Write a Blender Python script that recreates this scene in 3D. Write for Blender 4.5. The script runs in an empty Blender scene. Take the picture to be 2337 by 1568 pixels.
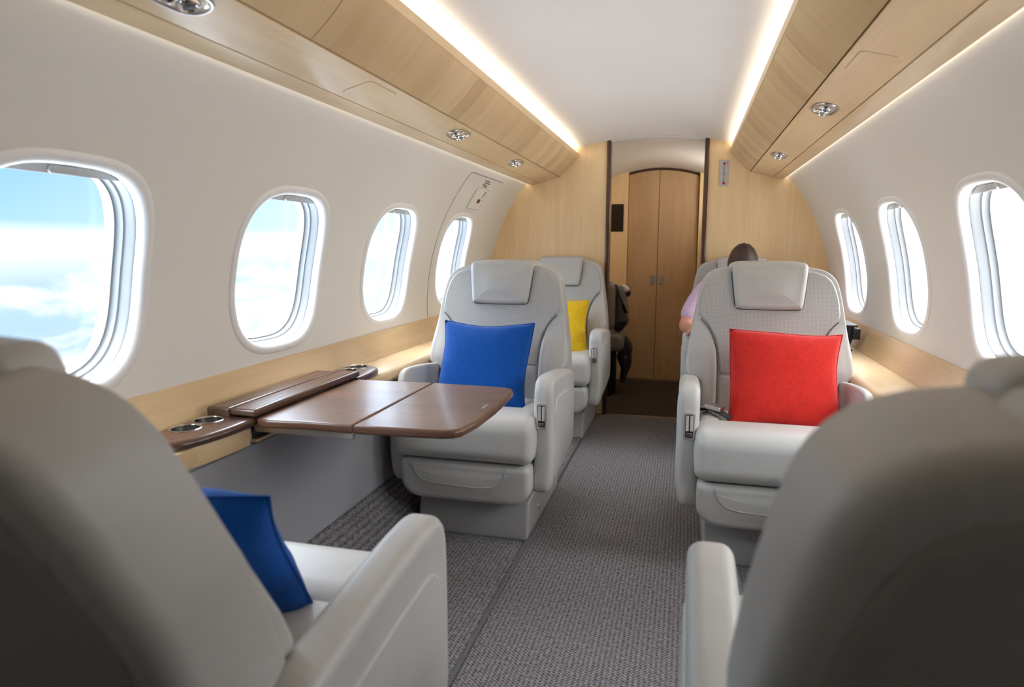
import bpy, math, random
from mathutils import Vector, Matrix
random.seed(7)
S = bpy.context.scene
COL = S.collection
pi = math.pi
R, ZC = 1.06, 0.8185            # fuselage lining: radius and centre height

# ------------------------------------------------------------------ helpers
def mk(name, verts, faces, mat, parent=None, smooth=True, angle=38):
    me = bpy.data.meshes.new(name)
    me.from_pydata([tuple(v) for v in verts], [], faces)
    me.validate()
    import bmesh
    bm = bmesh.new(); bm.from_mesh(me)
    bmesh.ops.recalc_face_normals(bm, faces=bm.faces)
    bm.to_mesh(me); bm.free()
    if smooth:
        for p in me.polygons: p.use_smooth = True
        me.set_sharp_from_angle(angle=math.radians(angle))
    if mat is not None: me.materials.append(mat)
    o = bpy.data.objects.new(name, me); COL.objects.link(o)
    if parent is not None: o.parent = parent
    return o

def root(name, loc=(0, 0, 0), rz=0):
    o = bpy.data.objects.new(name, None); COL.objects.link(o)
    o.location = loc; o.rotation_euler = (0, 0, rz); o.empty_display_size = .1
    return o

def tag(o, label, cat, group=None, kind=None):
    o['label'] = label; o['category'] = cat
    if group: o['group'] = group
    if kind: o['kind'] = kind
    return o

def struct(o):
    o['kind'] = 'structure'; return o

def chaikin(p, n=1):
    for _ in range(n):
        q = []
        for i in range(len(p)):
            a, b = p[i], p[(i+1) % len(p)]
            q.append((a[0]*.75+b[0]*.25, a[1]*.75+b[1]*.25)); q.append((a[0]*.25+b[0]*.75, a[1]*.25+b[1]*.75))
        p = q
    return p

def resample(p, n):
    L = [0]
    for i in range(len(p)):
        a, b = p[i], p[(i+1) % len(p)]
        L.append(L[-1]+math.hypot(b[0]-a[0], b[1]-a[1]))
    out = []; k = 0
    for i in range(n):
        d = L[-1]*i/n
        while L[k+1] < d: k += 1
        a, b = p[k], p[(k+1) % len(p)]
        t = (d-L[k])/max(1e-9, L[k+1]-L[k])
        out.append((a[0]+(b[0]-a[0])*t, a[1]+(b[1]-a[1])*t))
    return out

def rrect(u0, u1, v0, v1, r, n=5):
    rs = r if isinstance(r, (tuple, list)) else (r,)*4      # bl, br, tr, tl
    out = []
    for (cu, cv, a0, rr) in ((u0+rs[0], v0+rs[0], pi, rs[0]), (u1-rs[1], v0+rs[1], 1.5*pi, rs[1]),
                             (u1-rs[2], v1-rs[2], 0, rs[2]), (u0+rs[3], v1-rs[3], .5*pi, rs[3])):
        for k in range(n+1):
            a = a0+.5*pi*k/n
            out.append((cu+rr*math.cos(a), cv+rr*math.sin(a)))
    return out

def area(p):
    return .5*sum(p[i][0]*p[(i+1) % len(p)][1]-p[(i+1) % len(p)][0]*p[i][1] for i in range(len(p)))

def inset(p, d, sm=1):
    n = len(p); nr = []
    for i in range(n):
        a, b = p[i-1], p[(i+1) % n]
        dx, dy = b[0]-a[0], b[1]-a[1]; l = math.hypot(dx, dy) or 1e-9
        nr.append((-dy/l, dx/l))
    for _ in range(sm):
        m = []
        for i in range(n):
            x = nr[i-1][0]+2*nr[i][0]+nr[(i+1) % n][0]; y = nr[i-1][1]+2*nr[i][1]+nr[(i+1) % n][1]
            l = math.hypot(x, y) or 1e-9; m.append((x/l, y/l))
        nr = m
    return [(p[i][0]+nr[i][0]*d, p[i][1]+nr[i][1]*d) for i in range(n)]

def slab_data(outline, t0, t1, r0, c0=0., r1=None, c1=0., f=None, n=72, nr=4, nc=5, center=None, smooth=0, iso=True):
    """solid between depth t0 and t1 with rounded rims and puffed faces; f(u,v,t)->xyz"""
    if r1 is None: r1 = r0
    p = chaikin(outline, smooth) if smooth else outline
    if n: p = resample(p, n)
    if area(p) < 0: p = p[::-1]
    c = center or (sum(q[0] for q in p)/len(p), sum(q[1] for q in p)/len(p))
    f = f or (lambda u, v, t: (u, v, t))
    N = len(p); V = []; F = []; rings = []
    def ring(pts, t):
        i0 = len(V)
        for i, q in enumerate(pts): V.append(f(q[0], q[1], t[i] if isinstance(t, list) else t))
        rings.append(i0)
    sgn = 1 if t1 > t0 else -1
    us = [q[0] for q in p]; vs = [q[1] for q in p]
    mu, mv, hu, hv = (max(us)+min(us))/2, (max(vs)+min(vs))/2, (max(us)-min(us))/2, (max(vs)-min(vs))/2
    def crown(u, v): return max(0, 1-((u-mu)/hu)**2)*max(0, 1-((v-mv)/hv)**2)
    def face(tf, r, cr, s):             # from rim to centre
        seq = []
        for k in range(nr+1):
            a = .5*pi*k/nr
            seq.append((inset(p, r*(1-math.cos(a))), tf+s*r*(1-math.sin(a))))
        e_ = min(.002, .2*min(hu, hv))
        if iso: seq.append((inset(p, r+e_), tf))
        q = seq[-1][0]
        for j in range(1, nc):
            sc = 1-j/nc
            pp = [(c[0]+(x[0]-c[0])*sc, c[1]+(x[1]-c[1])*sc) for x in q]
            w = min(1., (1-sc)/.55); w = w*w*(3-2*w)
            seq.append((pp, [tf-s*cr*w*crown(*x) for x in pp]))
        return seq, tf-s*cr*crown(*c)
    A, ta = face(t0, r0, c0, sgn)
    B, tb = face(t1, r1, c1, -sgn)
    for pts, t in A[::-1]: ring(pts, t)
    for pts, t in B: ring(pts, t)
    for k in range(len(rings)-1):
        a, b = rings[k], rings[k+1]
        for i in range(N):
            j = (i+1) % N
            F.append((a+i, a+j, b+j, b+i))
    ia = len(V); V.append(f(c[0], c[1], ta)); ib = len(V); V.append(f(c[0], c[1], tb))
    for i in range(N):
        j = (i+1) % N
        F.append((ia, rings[0]+j, rings[0]+i)); F.append((ib, rings[-1]+i, rings[-1]+j))
    return V, F

def slab(name, outline, t0, t1, r0, mat, parent=None, angle=38, **k):
    V, F = slab_data(outline, t0, t1, r0, **k)
    return mk(name, V, F, mat, parent, angle=angle)

def prism(name, poly, a0, a1, mat, parent=None, ax='y', seg=1, angle=30):
    """polygon (x,z) extruded along y (or (x,y) along z, (y,z) along x)"""
    V = []; F = []; n = len(poly)
    for k in range(seg+1):
        t = a0+(a1-a0)*k/seg
        for (p, q) in poly:
            V.append((p, t, q) if ax == 'y' else (p, q, t) if ax == 'z' else (t, p, q))
    for k in range(seg):
        for i in range(n):
            j = (i+1) % n
            F.append((k*n+i, k*n+j, (k+1)*n+j, (k+1)*n+i))
    F.append(tuple(range(n))); F.append(tuple(range(seg*n, seg*n+n)))
    return mk(name, V, F, mat, parent, angle=angle)

def box(name, x0, x1, y0, y1, z0, z1, mat, parent=None, r=.003):
    return slab(name, rrect(x0, x1, y0, y1, max(r, .001), 3), z0, z1, r, mat, parent, n=0, nr=3, nc=2)

def tube_data(pts, r, n=8, closed=False):
    V = []; F = []; P = [Vector(p) for p in pts]; m = len(P)
    up = None
    for i, p in enumerate(P):
        a = P[(i-1) % m] if closed or i > 0 else P[i]; b = P[(i+1) % m] if closed or i < m-1 else P[i]
        d = (b-a).normalized()
        if up is None:
            up = Vector((0, 0, 1)) if abs(d.z) < .9 else Vector((1, 0, 0))
        x = d.cross(up).normalized(); up = x.cross(d).normalized()
        rr = r[i] if isinstance(r, (list, tuple)) else r
        for k in range(n):
            an = 2*pi*k/n
            V.append(p+x*rr*math.cos(an)+up*rr*math.sin(an))
    for i in range(m if closed else m-1):
        a, b = i*n, ((i+1) % m)*n
        for k in range(n):
            l = (k+1) % n
            F.append((a+k, a+l, b+l, b+k))
    if not closed:
        F.append(tuple(range(n))[::-1]); F.append(tuple(range((m-1)*n, m*n)))
    return V, F

def tube(name, pts, r, mat, parent=None, n=8, closed=False):
    V, F = tube_data(pts, r, n, closed)
    return mk(name, V, F, mat, parent, angle=60)

def merge(*parts):
    V = []; F = []
    for v, f in parts:
        o = len(V); V += list(v); F += [tuple(i+o for i in q) for q in f]
    return V, F

def lathe_data(prof, c, n=32, axis='z', close=False):
    V = []; F = []
    for (r, h) in prof:
        for k in range(n):
            a = 2*pi*k/n
            if axis == 'z': V.append((c[0]+r*math.cos(a), c[1]+r*math.sin(a), c[2]+h))
            elif axis == 'x': V.append((c[0]+h, c[1]+r*math.cos(a), c[2]+r*math.sin(a)))
            else: V.append((c[0]+r*math.cos(a), c[1]+h, c[2]+r*math.sin(a)))
    m = len(prof)
    for i in range(m-1):
        for k in range(n):
            l = (k+1) % n
            F.append((i*n+k, i*n+l, (i+1)*n+l, (i+1)*n+k))
    if close:
        F.append(tuple(range(n))[::-1]); F.append(tuple(range((m-1)*n, m*n)))
    return V, F

def dup(o, parent=None):
    c = o.copy(); COL.objects.link(c)
    if parent is not None: c.parent = parent
    for ch in [x for x in S.objects if x.parent == o]:
        dup(ch, c)
    return c

# ------------------------------------------------------------------ materials
def newmat(name):
    m = bpy.data.materials.new(name); m.use_nodes = True
    nt = m.node_tree; b = nt.nodes['Principled BSDF']
    return m, nt, b
def N(nt, t, **k):
    n = nt.nodes.new(t)
    for a, v in k.items():
        if a in ('ins',):
            for kk, vv in v.items(): n.inputs[kk].default_value = vv
        else: setattr(n, a, v)
    return n
def coords(nt, scale=(1, 1, 1), rot=(0, 0, 0)):
    tc = N(nt, 'ShaderNodeTexCoord'); mp = N(nt, 'ShaderNodeMapping')
    mp.inputs['Scale'].default_value = scale; mp.inputs['Rotation'].default_value = rot
    nt.links.new(tc.outputs['Object'], mp.inputs['Vector'])
    return mp.outputs['Vector']
def bump(nt, b, h, strength=.2, dist=.002):
    n = N(nt, 'ShaderNodeBump'); n.inputs['Strength'].default_value = strength; n.inputs['Distance'].default_value = dist
    nt.links.new(h, n.inputs['Height']); nt.links.new(n.outputs['Normal'], b.inputs['Normal'])
    return n
def math_(nt, op, a, bb=None):
    n = N(nt, 'ShaderNodeMath', operation=op)
    for i, v in enumerate((a, bb)):
        if v is None: continue
        if isinstance(v, (int, float)): n.inputs[i].default_value = v
        else: nt.links.new(v, n.inputs[i])
    return n.outputs[0]
def simple(name, col, rough=.5, metal=0., spec=.5, noise=0., nscale=300, coat=0.):
    m, nt, b = newmat(name)
    b.inputs['Base Color'].default_value = (*col, 1); b.inputs['Roughness'].default_value = rough
    b.inputs['Metallic'].default_value = metal; b.inputs['Specular IOR Level'].default_value = spec
    b.inputs['Coat Weight'].default_value = coat; b.inputs['Coat Roughness'].default_value = .08
    if noise:
        t = N(nt, 'ShaderNodeTexNoise'); t.inputs['Scale'].default_value = nscale; t.inputs['Detail'].default_value = 3
        nt.links.new(coords(nt), t.inputs['Vector']); bump(nt, b, t.outputs['Fac'], noise, .002)
    return m

def leather(name, col, perf=False):
    m, nt, b = newmat(name)
    b.inputs['Roughness'].default_value = .42; b.inputs['Specular IOR Level'].default_value = .45
    v = coords(nt)
    t = N(nt, 'ShaderNodeTexVoronoi'); t.inputs['Scale'].default_value = 420; nt.links.new(v, t.inputs['Vector'])
    t2 = N(nt, 'ShaderNodeTexNoise'); t2.inputs['Scale'].default_value = 14; t2.inputs['Detail'].default_value = 4; nt.links.new(v, t2.inputs['Vector'])
    h = math_(nt, 'ADD', math_(nt, 'MULTIPLY', t.outputs['Distance'], .25), math_(nt, 'MULTIPLY', t2.outputs['Fac'], 1.2))
    mix = N(nt, 'ShaderNodeMixRGB'); mix.inputs[1].default_value = (*[c*.95 for c in col], 1); mix.inputs[2].default_value = (*[c*1.05 for c in col], 1)
    nt.links.new(t2.outputs['Fac'], mix.inputs[0])
    out = mix.outputs[0]
    if perf:
        sx = N(nt, 'ShaderNodeSeparateXYZ'); nt.links.new(v, sx.inputs[0])
        k = 2*pi/.0095
        a = math_(nt, 'SINE', math_(nt, 'MULTIPLY', math_(nt, 'ADD', sx.outputs[0], sx.outputs[2]), k))
        c = math_(nt, 'SINE', math_(nt, 'MULTIPLY', math_(nt, 'SUBTRACT', sx.outputs[0], sx.outputs[2]), k))
        d = math_(nt, 'GREATER_THAN', math_(nt, 'MULTIPLY', math_(nt, 'ADD', a, c), .5), .62)
        mx = N(nt, 'ShaderNodeMixRGB'); nt.links.new(d, mx.inputs[0]); nt.links.new(out, mx.inputs[1]); mx.inputs[2].default_value = (*[c_*.32 for c_ in col], 1)
        out = mx.outputs[0]
        h = math_(nt, 'SUBTRACT', h, math_(nt, 'MULTIPLY', d, .6))
    nt.links.new(out, b.inputs['Base Color'])
    bump(nt, b, h, .22, .003)
    return m

def wood(name, c0, c1, axis, rough=.35, coat=.0, fig=1., bands=0., kscale=1., flat=False):
    """grain runs along axis (0,1,2); bands: leaf-to-leaf veneer change across y"""
    m, nt, b = newmat(name)
    sc = [22*kscale]*3; sc[axis] = 1.3*kscale
    if flat: sc[2] = 1.3*kscale
    v = coords(nt, tuple(sc))
    t = N(nt, 'ShaderNodeTexNoise'); t.inputs['Scale'].default_value = 1; t.inputs['Detail'].default_value = 6; t.inputs['Roughness'].default_value = .6; t.inputs['Distortion'].default_value = .6
    nt.links.new(v, t.inputs['Vector'])
    sc2 = [120*kscale]*3; sc2[axis] = 5*kscale
    if flat: sc2[2] = 5*kscale
    t2 = N(nt, 'ShaderNodeTexNoise'); t2.inputs['Scale'].default_value = 1; t2.inputs['Detail'].default_value = 2
    nt.links.new(coords(nt, tuple(sc2)), t2.inputs['Vector'])
    sc3 = [5*kscale]*3; sc3[axis] = 2.2*kscale
    if flat: sc3 = [1, 4, 1]
    t3 = N(nt, 'ShaderNodeTexNoise'); t3.inputs['Scale'].default_value = 1; t3.inputs['Detail'].default_value = 3
    nt.links.new(coords(nt, tuple(sc3)), t3.inputs['Vector'])
    f = math_(nt, 'ADD', math_(nt, 'MULTIPLY', t.outputs['Fac'], .55*fig), math_(nt, 'ADD', math_(nt, 'MULTIPLY', t2.outputs['Fac'], .25), math_(nt, 'MULTIPLY', t3.outputs['Fac'], .5)))
    if bands:
        sx = N(nt, 'ShaderNodeSeparateXYZ'); nt.links.new(coords(nt), sx.inputs[0])
        fl = math_(nt, 'FLOOR', math_(nt, 'MULTIPLY', sx.outputs[1], 9.))
        wn = N(nt, 'ShaderNodeTexWhiteNoise', noise_dimensions='1D'); nt.links.new(fl, wn.inputs['W'])
        f = math_(nt, 'ADD', f, math_(nt, 'MULTIPLY', math_(nt, 'SUBTRACT', wn.outputs['Value'], .5), bands))
    cr = N(nt, 'ShaderNodeValToRGB')
    cr.color_ramp.elements[0].position = .35; cr.color_ramp.elements[0].color = (*c0, 1)
    cr.color_ramp.elements[1].position = .9; cr.color_ramp.elements[1].color = (*c1, 1)
    nt.links.new(f, cr.inputs[0]); nt.links.new(cr.outputs[0], b.inputs['Base Color'])
    b.inputs['Roughness'].default_value = rough; b.inputs['Coat Weight'].default_value = coat; b.inputs['Coat Roughness'].default_value = .12
    return m

def fabric(name, col, k=420., st=.35):
    m, nt, b = newmat(name)
    v = coords(nt)
    w1 = N(nt, 'ShaderNodeTexWave', bands_direction='X'); w1.inputs['Scale'].default_value = k/6.28*.5; w1.inputs['Distortion'].default_value = 1.2; w1.inputs['Detail'].default_value = 2
    w2 = N(nt, 'ShaderNodeTexWave', bands_direction='Z'); w2.inputs['Scale'].default_value = k/6.28*.5; w2.inputs['Distortion'].default_value = 1.2; w2.inputs['Detail'].default_value = 2
    nz = N(nt, 'ShaderNodeTexNoise'); nz.inputs['Scale'].default_value = 60; nz.inputs['Detail'].default_value = 5
    for w in (w1, w2, nz): nt.links.new(v, w.inputs['Vector'])
    h = math_(nt, 'ADD', math_(nt, 'MULTIPLY', w1.outputs['Fac'], .5), math_(nt, 'MULTIPLY', w2.outputs['Fac'], .5))
    h2 = math_(nt, 'ADD', math_(nt, 'MULTIPLY', h, .16), math_(nt, 'ADD', nz.outputs['Fac'], .12))
    cr = N(nt, 'ShaderNodeValToRGB')
    cr.color_ramp.elements[0].position = .4; cr.color_ramp.elements[0].color = (*[c*.84 for c in col], 1)
    cr.color_ramp.elements[1].position = .95; cr.color_ramp.elements[1].color = (*[min(1, c*1.08) for c in col], 1)
    nt.links.new(h2, cr.inputs[0]); nt.links.new(cr.outputs[0], b.inputs['Base Color'])
    b.inputs['Roughness'].default_value = .85; b.inputs['Specular IOR Level'].default_value = .15
    b.inputs['Sheen Weight'].default_value = .1
    bump(nt, b, h2, st, .002)
    return m

def carpet(name, c0, c1):
    m, nt, b = newmat(name)
    v = coords(nt)
    sx = N(nt, 'ShaderNodeSeparateXYZ'); nt.links.new(v, sx.inputs[0])
    nz = N(nt, 'ShaderNodeTexNoise'); nz.inputs['Scale'].default_value = 90; nz.inputs['Detail'].default_value = 3; nt.links.new(v, nz.inputs['Vector'])
    wob = math_(nt, 'MULTIPLY', nz.outputs['Fac'], 2.2)
    kx, ky = 2*pi/.0135, 2*pi/.011
    row = math_(nt, 'SINE', math_(nt, 'ADD', math_(nt, 'MULTIPLY', sx.outputs[0], kx), wob))
    colm = math_(nt, 'SINE', math_(nt, 'ADD', math_(nt, 'MULTIPLY', math_(nt, 'ADD', sx.outputs[1], sx.outputs[2]), ky), wob))
    par = math_(nt, 'MULTIPLY', row, colm)
    h = math_(nt, 'ADD', math_(nt, 'ADD', math_(nt, 'MULTIPLY', par, .33), math_(nt, 'MULTIPLY', row, .12)), nz.outputs['Fac'])
    cr = N(nt, 'ShaderNodeValToRGB')
    cr.color_ramp.elements[0].position = .12; cr.color_ramp.elements[0].color = (*c0, 1)
    cr.color_ramp.elements[1].position = .85; cr.color_ramp.elements[1].color = (*c1, 1)
    nt.links.new(h, cr.inputs[0]); nt.links.new(cr.outputs[0], b.inputs['Base Color'])
    b.inputs['Roughness'].default_value = .95; b.inputs['Specular IOR Level'].default_value = .1
    bump(nt, b, h, .6, .004)
    return m

def emit(name, col, st):
    m = bpy.data.materials.new(name); m.use_nodes = True; nt = m.node_tree
    nt.nodes.clear(); e = N(nt, 'ShaderNodeEmission'); o = N(nt, 'ShaderNodeOutputMaterial')
    e.inputs[0].default_value = (*col, 1); e.inputs[1].default_value = st
    nt.links.new(e.outputs[0], o.inputs[0]); return m

def pane_mat():
    m = bpy.data.materials.new('acrylic_pane'); m.use_nodes = True; nt = m.node_tree; nt.nodes.clear()
    t = N(nt, 'ShaderNodeBsdfTransparent'); g = N(nt, 'ShaderNodeBsdfGlossy'); x = N(nt, 'ShaderNodeMixShader')
    lw = N(nt, 'ShaderNodeLayerWeight'); lw.inputs[0].default_value = .5; o = N(nt, 'ShaderNodeOutputMaterial')
    fac = math_(nt, 'ADD', math_(nt, 'MULTIPLY', math_(nt, 'POWER', lw.outputs['Facing'], 5.), .6), .02)
    t.inputs[0].default_value = (.97, .98, 1, 1); g.inputs['Roughness'].default_value = .02; 
    nt.links.new(fac, x.inputs[0]); nt.links.new(t.outputs[0], x.inputs[1]); nt.links.new(g.outputs[0], x.inputs[2])
    nt.links.new(x.outputs[0], o.inputs[0]); return m

LC = (.50, .49, .462)
M = dict(
    leather=leather('grey_leather', LC), perf=leather('perforated_leather', LC, True),
    shell=leather('shaded_back_leather', (.36, .35, .33)),  # same leather darkened: shade on the seat backs is put into the colour
    frame=simple('polished_frame', (.80, .79, .77), .18, .75),
    seam_shade=simple('seam_shade_line', (.07, .068, .065), .6),  # dark colour standing in for crease shade at headrest and wing seams
    base=simple('seat_base_vinyl', (.36, .35, .335), .45, noise=.15),
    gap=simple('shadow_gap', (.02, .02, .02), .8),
    maple_y=wood('maple_lengthwise', (.58, .395, .205), (.78, .58, .325), 1, .33, .15),
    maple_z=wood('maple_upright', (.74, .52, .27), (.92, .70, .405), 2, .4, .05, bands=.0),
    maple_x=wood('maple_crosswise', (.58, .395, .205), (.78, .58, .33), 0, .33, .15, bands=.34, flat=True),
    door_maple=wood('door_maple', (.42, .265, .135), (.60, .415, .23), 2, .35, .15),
    walnut=wood('walnut', (.030, .012, .007), (.23, .108, .058), 0, .34, .12, kscale=.8),
    walnut_y=wood('walnut_lengthwise', (.045, .020, .012), (.12, .055, .033), 1, .26, .2, kscale=.8),
    jamb=wood('walnut_jamb', (.045, .02, .011), (.10, .045, .025), 2, .25, .3),
    wall=simple('wall_lining', (.81, .785, .715), .55, spec=.3, noise=.06, nscale=500),
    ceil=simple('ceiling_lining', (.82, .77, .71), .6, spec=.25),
    vest=simple('shaded_entry_lining', (.66, .62, .565), .6, spec=.25),  # ceiling tone darkened to put the shade of the unlit entry into the colour
    dado=simple('dado_fabric', (.33, .33, .34), .75, spec=.2, noise=.25, nscale=700),
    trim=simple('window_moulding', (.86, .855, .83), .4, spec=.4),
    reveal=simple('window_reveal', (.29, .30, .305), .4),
    shade=simple('shade_fabric', (.50, .49, .46), .55),
    pane=pane_mat(),
    satin=simple('satin_metal', (.70, .64, .61), .3, .3), chrome=simple('chrome', (.72, .71, .70), .14, 1.), steel=simple('brushed_steel', (.55, .53, .50), .3, 1.),
    cup=simple('cup_steel', (.24, .23, .21), .3, 1.),
    dark=simple('dark_plastic', (.012, .012, .013), .35), black=simple('black_cloth', (.012, .012, .014), .8),
    carpet=carpet('woven_carpet', (.045, .043, .044), (.31, .293, .293)),
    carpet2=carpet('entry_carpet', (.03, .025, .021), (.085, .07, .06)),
    binding=simple('mat_binding', (.12, .115, .115), .9, noise=.4, nscale=500),
    red=fabric('red_linen', (.60, .026, .018)), blue=fabric('blue_cotton', (.004, .075, .34)), yellow=fabric('yellow_cotton', (.78, .50, .02)),
    hair=simple('brown_hair', (.060, .034, .020), .55, noise=.8, nscale=180), skin=simple('skin', (.58, .27, .18), .5, noise=.1),
    sign=simple('sign_plate', (.50, .49, .47), .35), signred=simple('sign_red', (.55, .015, .025), .4), ink=simple('print_ink', (.09, .08, .075), .6),
    screen=simple('screen_glass', (.004, .005, .007), .12), webbing=simple('belt_webbing', (.03, .03, .032), .7, noise=.3),
    led=emit('led_strip', (1., .86, .66), 9.), white=simple('white_cloth', (.6, .58, .55), .8),
    trouser=simple('trouser_cloth', (.03, .035, .05), .8), jump=leather('crew_seat_leather', (.16, .145, .13)),
    bronze=simple('sill_bronze', (.30, .23, .16), .4, .8),
)

# ------------------------------------------------------------------ structure
YB, YBACK, YD = 4.294, -.75, 5.55
def prof(d, a0, a1, n, s=1):
    return [(s*(R+d)*math.cos(a0+(a1-a0)*i/n), ZC+(R+d)*math.sin(a0+(a1-a0)*i/n)) for i in range(n+1)]

def on_wall(s, y, th, d=0.):
    return (s*(R+d)*math.cos(th), y, ZC+(R+d)*math.sin(th))

TH0 = math.asin((1.031-ZC)/R)             # window centre line
WA, WB = .24, .262
def supell(a, b, n=56, e=3.0):
    out = []
    for i in range(n):
        t = 2*pi*i/n
        c, s_ = math.cos(t), math.sin(t)
        out.append((a*math.copysign(abs(c)**(2/e), c), b*math.copysign(abs(s_)**(2/e), s_)))
    return out
left_w = [1.09, 1.89, 2.69, 3.50]
right_w = [1.19, 1.995, 2.80, 3.61]  # first one is out of view, added to let light in

def wall(name, s, ws):
    a0, a1 = math.asin((.55-ZC)/R), math.asin((1.75-ZC)/R)
    poly = prof(0, a0, a1, 56, s)+prof(.03, a0, a1, 56, s)[::-1]
    o = prism(name, poly, YBACK, YB+.03, M['wall'], seg=1, angle=25)
    V = []; F = []
    for y in ws:
        p = supell(WA-.004, WB-.004); n = len(p); i0 = len(V)
        for d in (-.06, .09):
            for (u, v) in p: V.append(on_wall(s, y+u, TH0+v/R, d))
        for i in range(n):
            j = (i+1) % n; F.append((i0+i, i0+j, i0+n+j, i0+n+i))
        F.append(tuple(i0+i for i in range(n))[::-1]); F.append(tuple(i0+n+i for i in range(n)))
    cut = mk('cut', V, F, None, smooth=False)
    md = o.modifiers.new('b', 'BOOLEAN'); md.object = cut; md.operation = 'DIFFERENCE'; md.solver = 'EXACT'
    dg = bpy.context.evaluated_depsgraph_get()
    me = bpy.data.meshes.new_from_object(o.evaluated_get(dg))
    o.modifiers.clear(); o.data = me
    bpy.data.objects.remove(cut)
    for p in me.polygons: p.use_smooth = True
    me.set_sharp_from_angle(angle=math.radians(25))
    return struct(o)
wall('wall_left', -1, left_w); wall('wall_right', 1, right_w)

def rings(s, y, seq, e=3.0):
    V = []; F = []; n = 56
    for k, (ins, d) in enumerate(seq):
        for (u, v) in supell(WA+ins, WB+ins, n, e): V.append(on_wall(s, y+u, TH0+v/R, d))
        if k:
            for i in range(n):
                j = (i+1) % n; F.append(((k-1)*n+i, (k-1)*n+j, k*n+j, k*n+i))
    return V, F

def window(k, s, y):
    w = mk('window_%d' % k, *rings(s, y, [(.012, .002), (.012, -.0005), (.007, -.004), (.0, -.006), (-.008, -.005), (-.016, .000), (-.020, .009), (-.020, .02), (-.016, .024)]), M['trim'], angle=70)
    struct(w)
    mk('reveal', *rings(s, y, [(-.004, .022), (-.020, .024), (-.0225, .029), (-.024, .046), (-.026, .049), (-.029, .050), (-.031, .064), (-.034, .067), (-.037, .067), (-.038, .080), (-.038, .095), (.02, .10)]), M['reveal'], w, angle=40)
    slab('pane', supell(WA-.036, WB-.036), .081, .085, .0005, M['pane'], w, f=lambda u, v, t: on_wall(s, y+u, TH0+v/R, t), n=0, nr=1, nc=8)
    # pulled-up shade in its pocket, with a finger pull
    pts = [q for q in supell(WA-.0215, WB-.0215, 112) if q[1] > WB-.050]
    pts.sort(key=lambda q: -q[0])
    sh = slab('window_shade', pts, .0255, .0285, .001, M['shade'], w, f=lambda u, v, t: on_wall(s, y+u, TH0+v/R, t), n=0, nr=1, nc=2)
    pu = slab('pull_tab', rrect(-.034, .034, WB-.044, WB-.026, .007), .0175, .026, .003, M['shade'], sh, f=lambda u, v, t: on_wall(s, y+u, TH0+v/R, t), n=0, nr=2, nc=1)
    slab('finger_slot', rrect(-.026, .026, WB-.054, WB-.044, .004), .0168, .0178, .0004, M['dark'], pu, f=lambda u, v, t: on_wall(s, y+u, TH0+v/R, t), n=0, nr=1, nc=1) if False else None
    return w
k = 1
for y in left_w: window(k, -1, y); k += 1
for y in right_w[1:]+right_w[:1]: window(k, 1, y); k += 1

# floor with the carpet running up the foot of the side walls
def floor_z(x):
    ax = abs(x)
    return 0 if ax < .755 else .185*((ax-.755)/(.887-.755))**1.15
xs = [-.9, -.887, -.86, -.83, -.80, -.78, -.765, -.755, 0, .755, .765, .78, .80, .83, .86, .887, .9]
poly = [(x, floor_z(x)) for x in xs]+[(.9, -.06), (-.9, -.06)]
struct(prism('floor', poly, YBACK, YB, M['carpet'], angle=40))
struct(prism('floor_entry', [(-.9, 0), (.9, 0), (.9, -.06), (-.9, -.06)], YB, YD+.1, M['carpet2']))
def cz(x): return 1.786-(2.06-math.sqrt(2.06**2-x*x))
xs = [-.63+1.26*i/40 for i in range(41)]
V = []; F = []
ys = [YBACK, 3.2, 3.6, 3.85, 4.05, 4.2, 4.30]; n = len(xs)
for up in (0, .03):
    for y in ys:
        dz = .016*(1-max(0, min(1, (4.3-y)/.7)))**2 if y > 3.6 else 0
        for x in xs: V.append((x, y, cz(x)+up+.012-dz))
m = len(ys)
for l in (0, m*n):
    for j in range(m-1):
        for i in range(n-1): F.append((l+j*n+i, l+j*n+i+1, l+(j+1)*n+i+1, l+(j+1)*n+i))
for j in range(m-1):
    for i in (0, n-1): F.append((j*n+i, (j+1)*n+i, m*n+(j+1)*n+i, m*n+j*n+i))
for i in range(n-1):
    for j in (0, m-1): F.append((j*n+i, j*n+i+1, m*n+j*n+i+1, m*n+j*n+i))
struct(mk('ceiling', V, F, M['ceil'], angle=40))
# entry ceiling (arched, falls a little towards the doors)
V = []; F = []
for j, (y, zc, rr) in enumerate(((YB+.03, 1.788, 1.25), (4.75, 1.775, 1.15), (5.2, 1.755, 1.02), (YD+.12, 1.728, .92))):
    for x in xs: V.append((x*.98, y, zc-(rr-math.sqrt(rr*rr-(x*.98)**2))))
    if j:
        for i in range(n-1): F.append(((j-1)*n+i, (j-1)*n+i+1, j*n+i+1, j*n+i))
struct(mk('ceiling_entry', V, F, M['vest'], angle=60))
# unseen wall behind the viewer, set close and dark to cut light there
full = prof(.0, math.asin((-.06-ZC)/R), pi-math.asin((-.06-ZC)/R), 60)
struct(prism('wall_back', full, YBACK-.03, YBACK, M['dado']))
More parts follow.
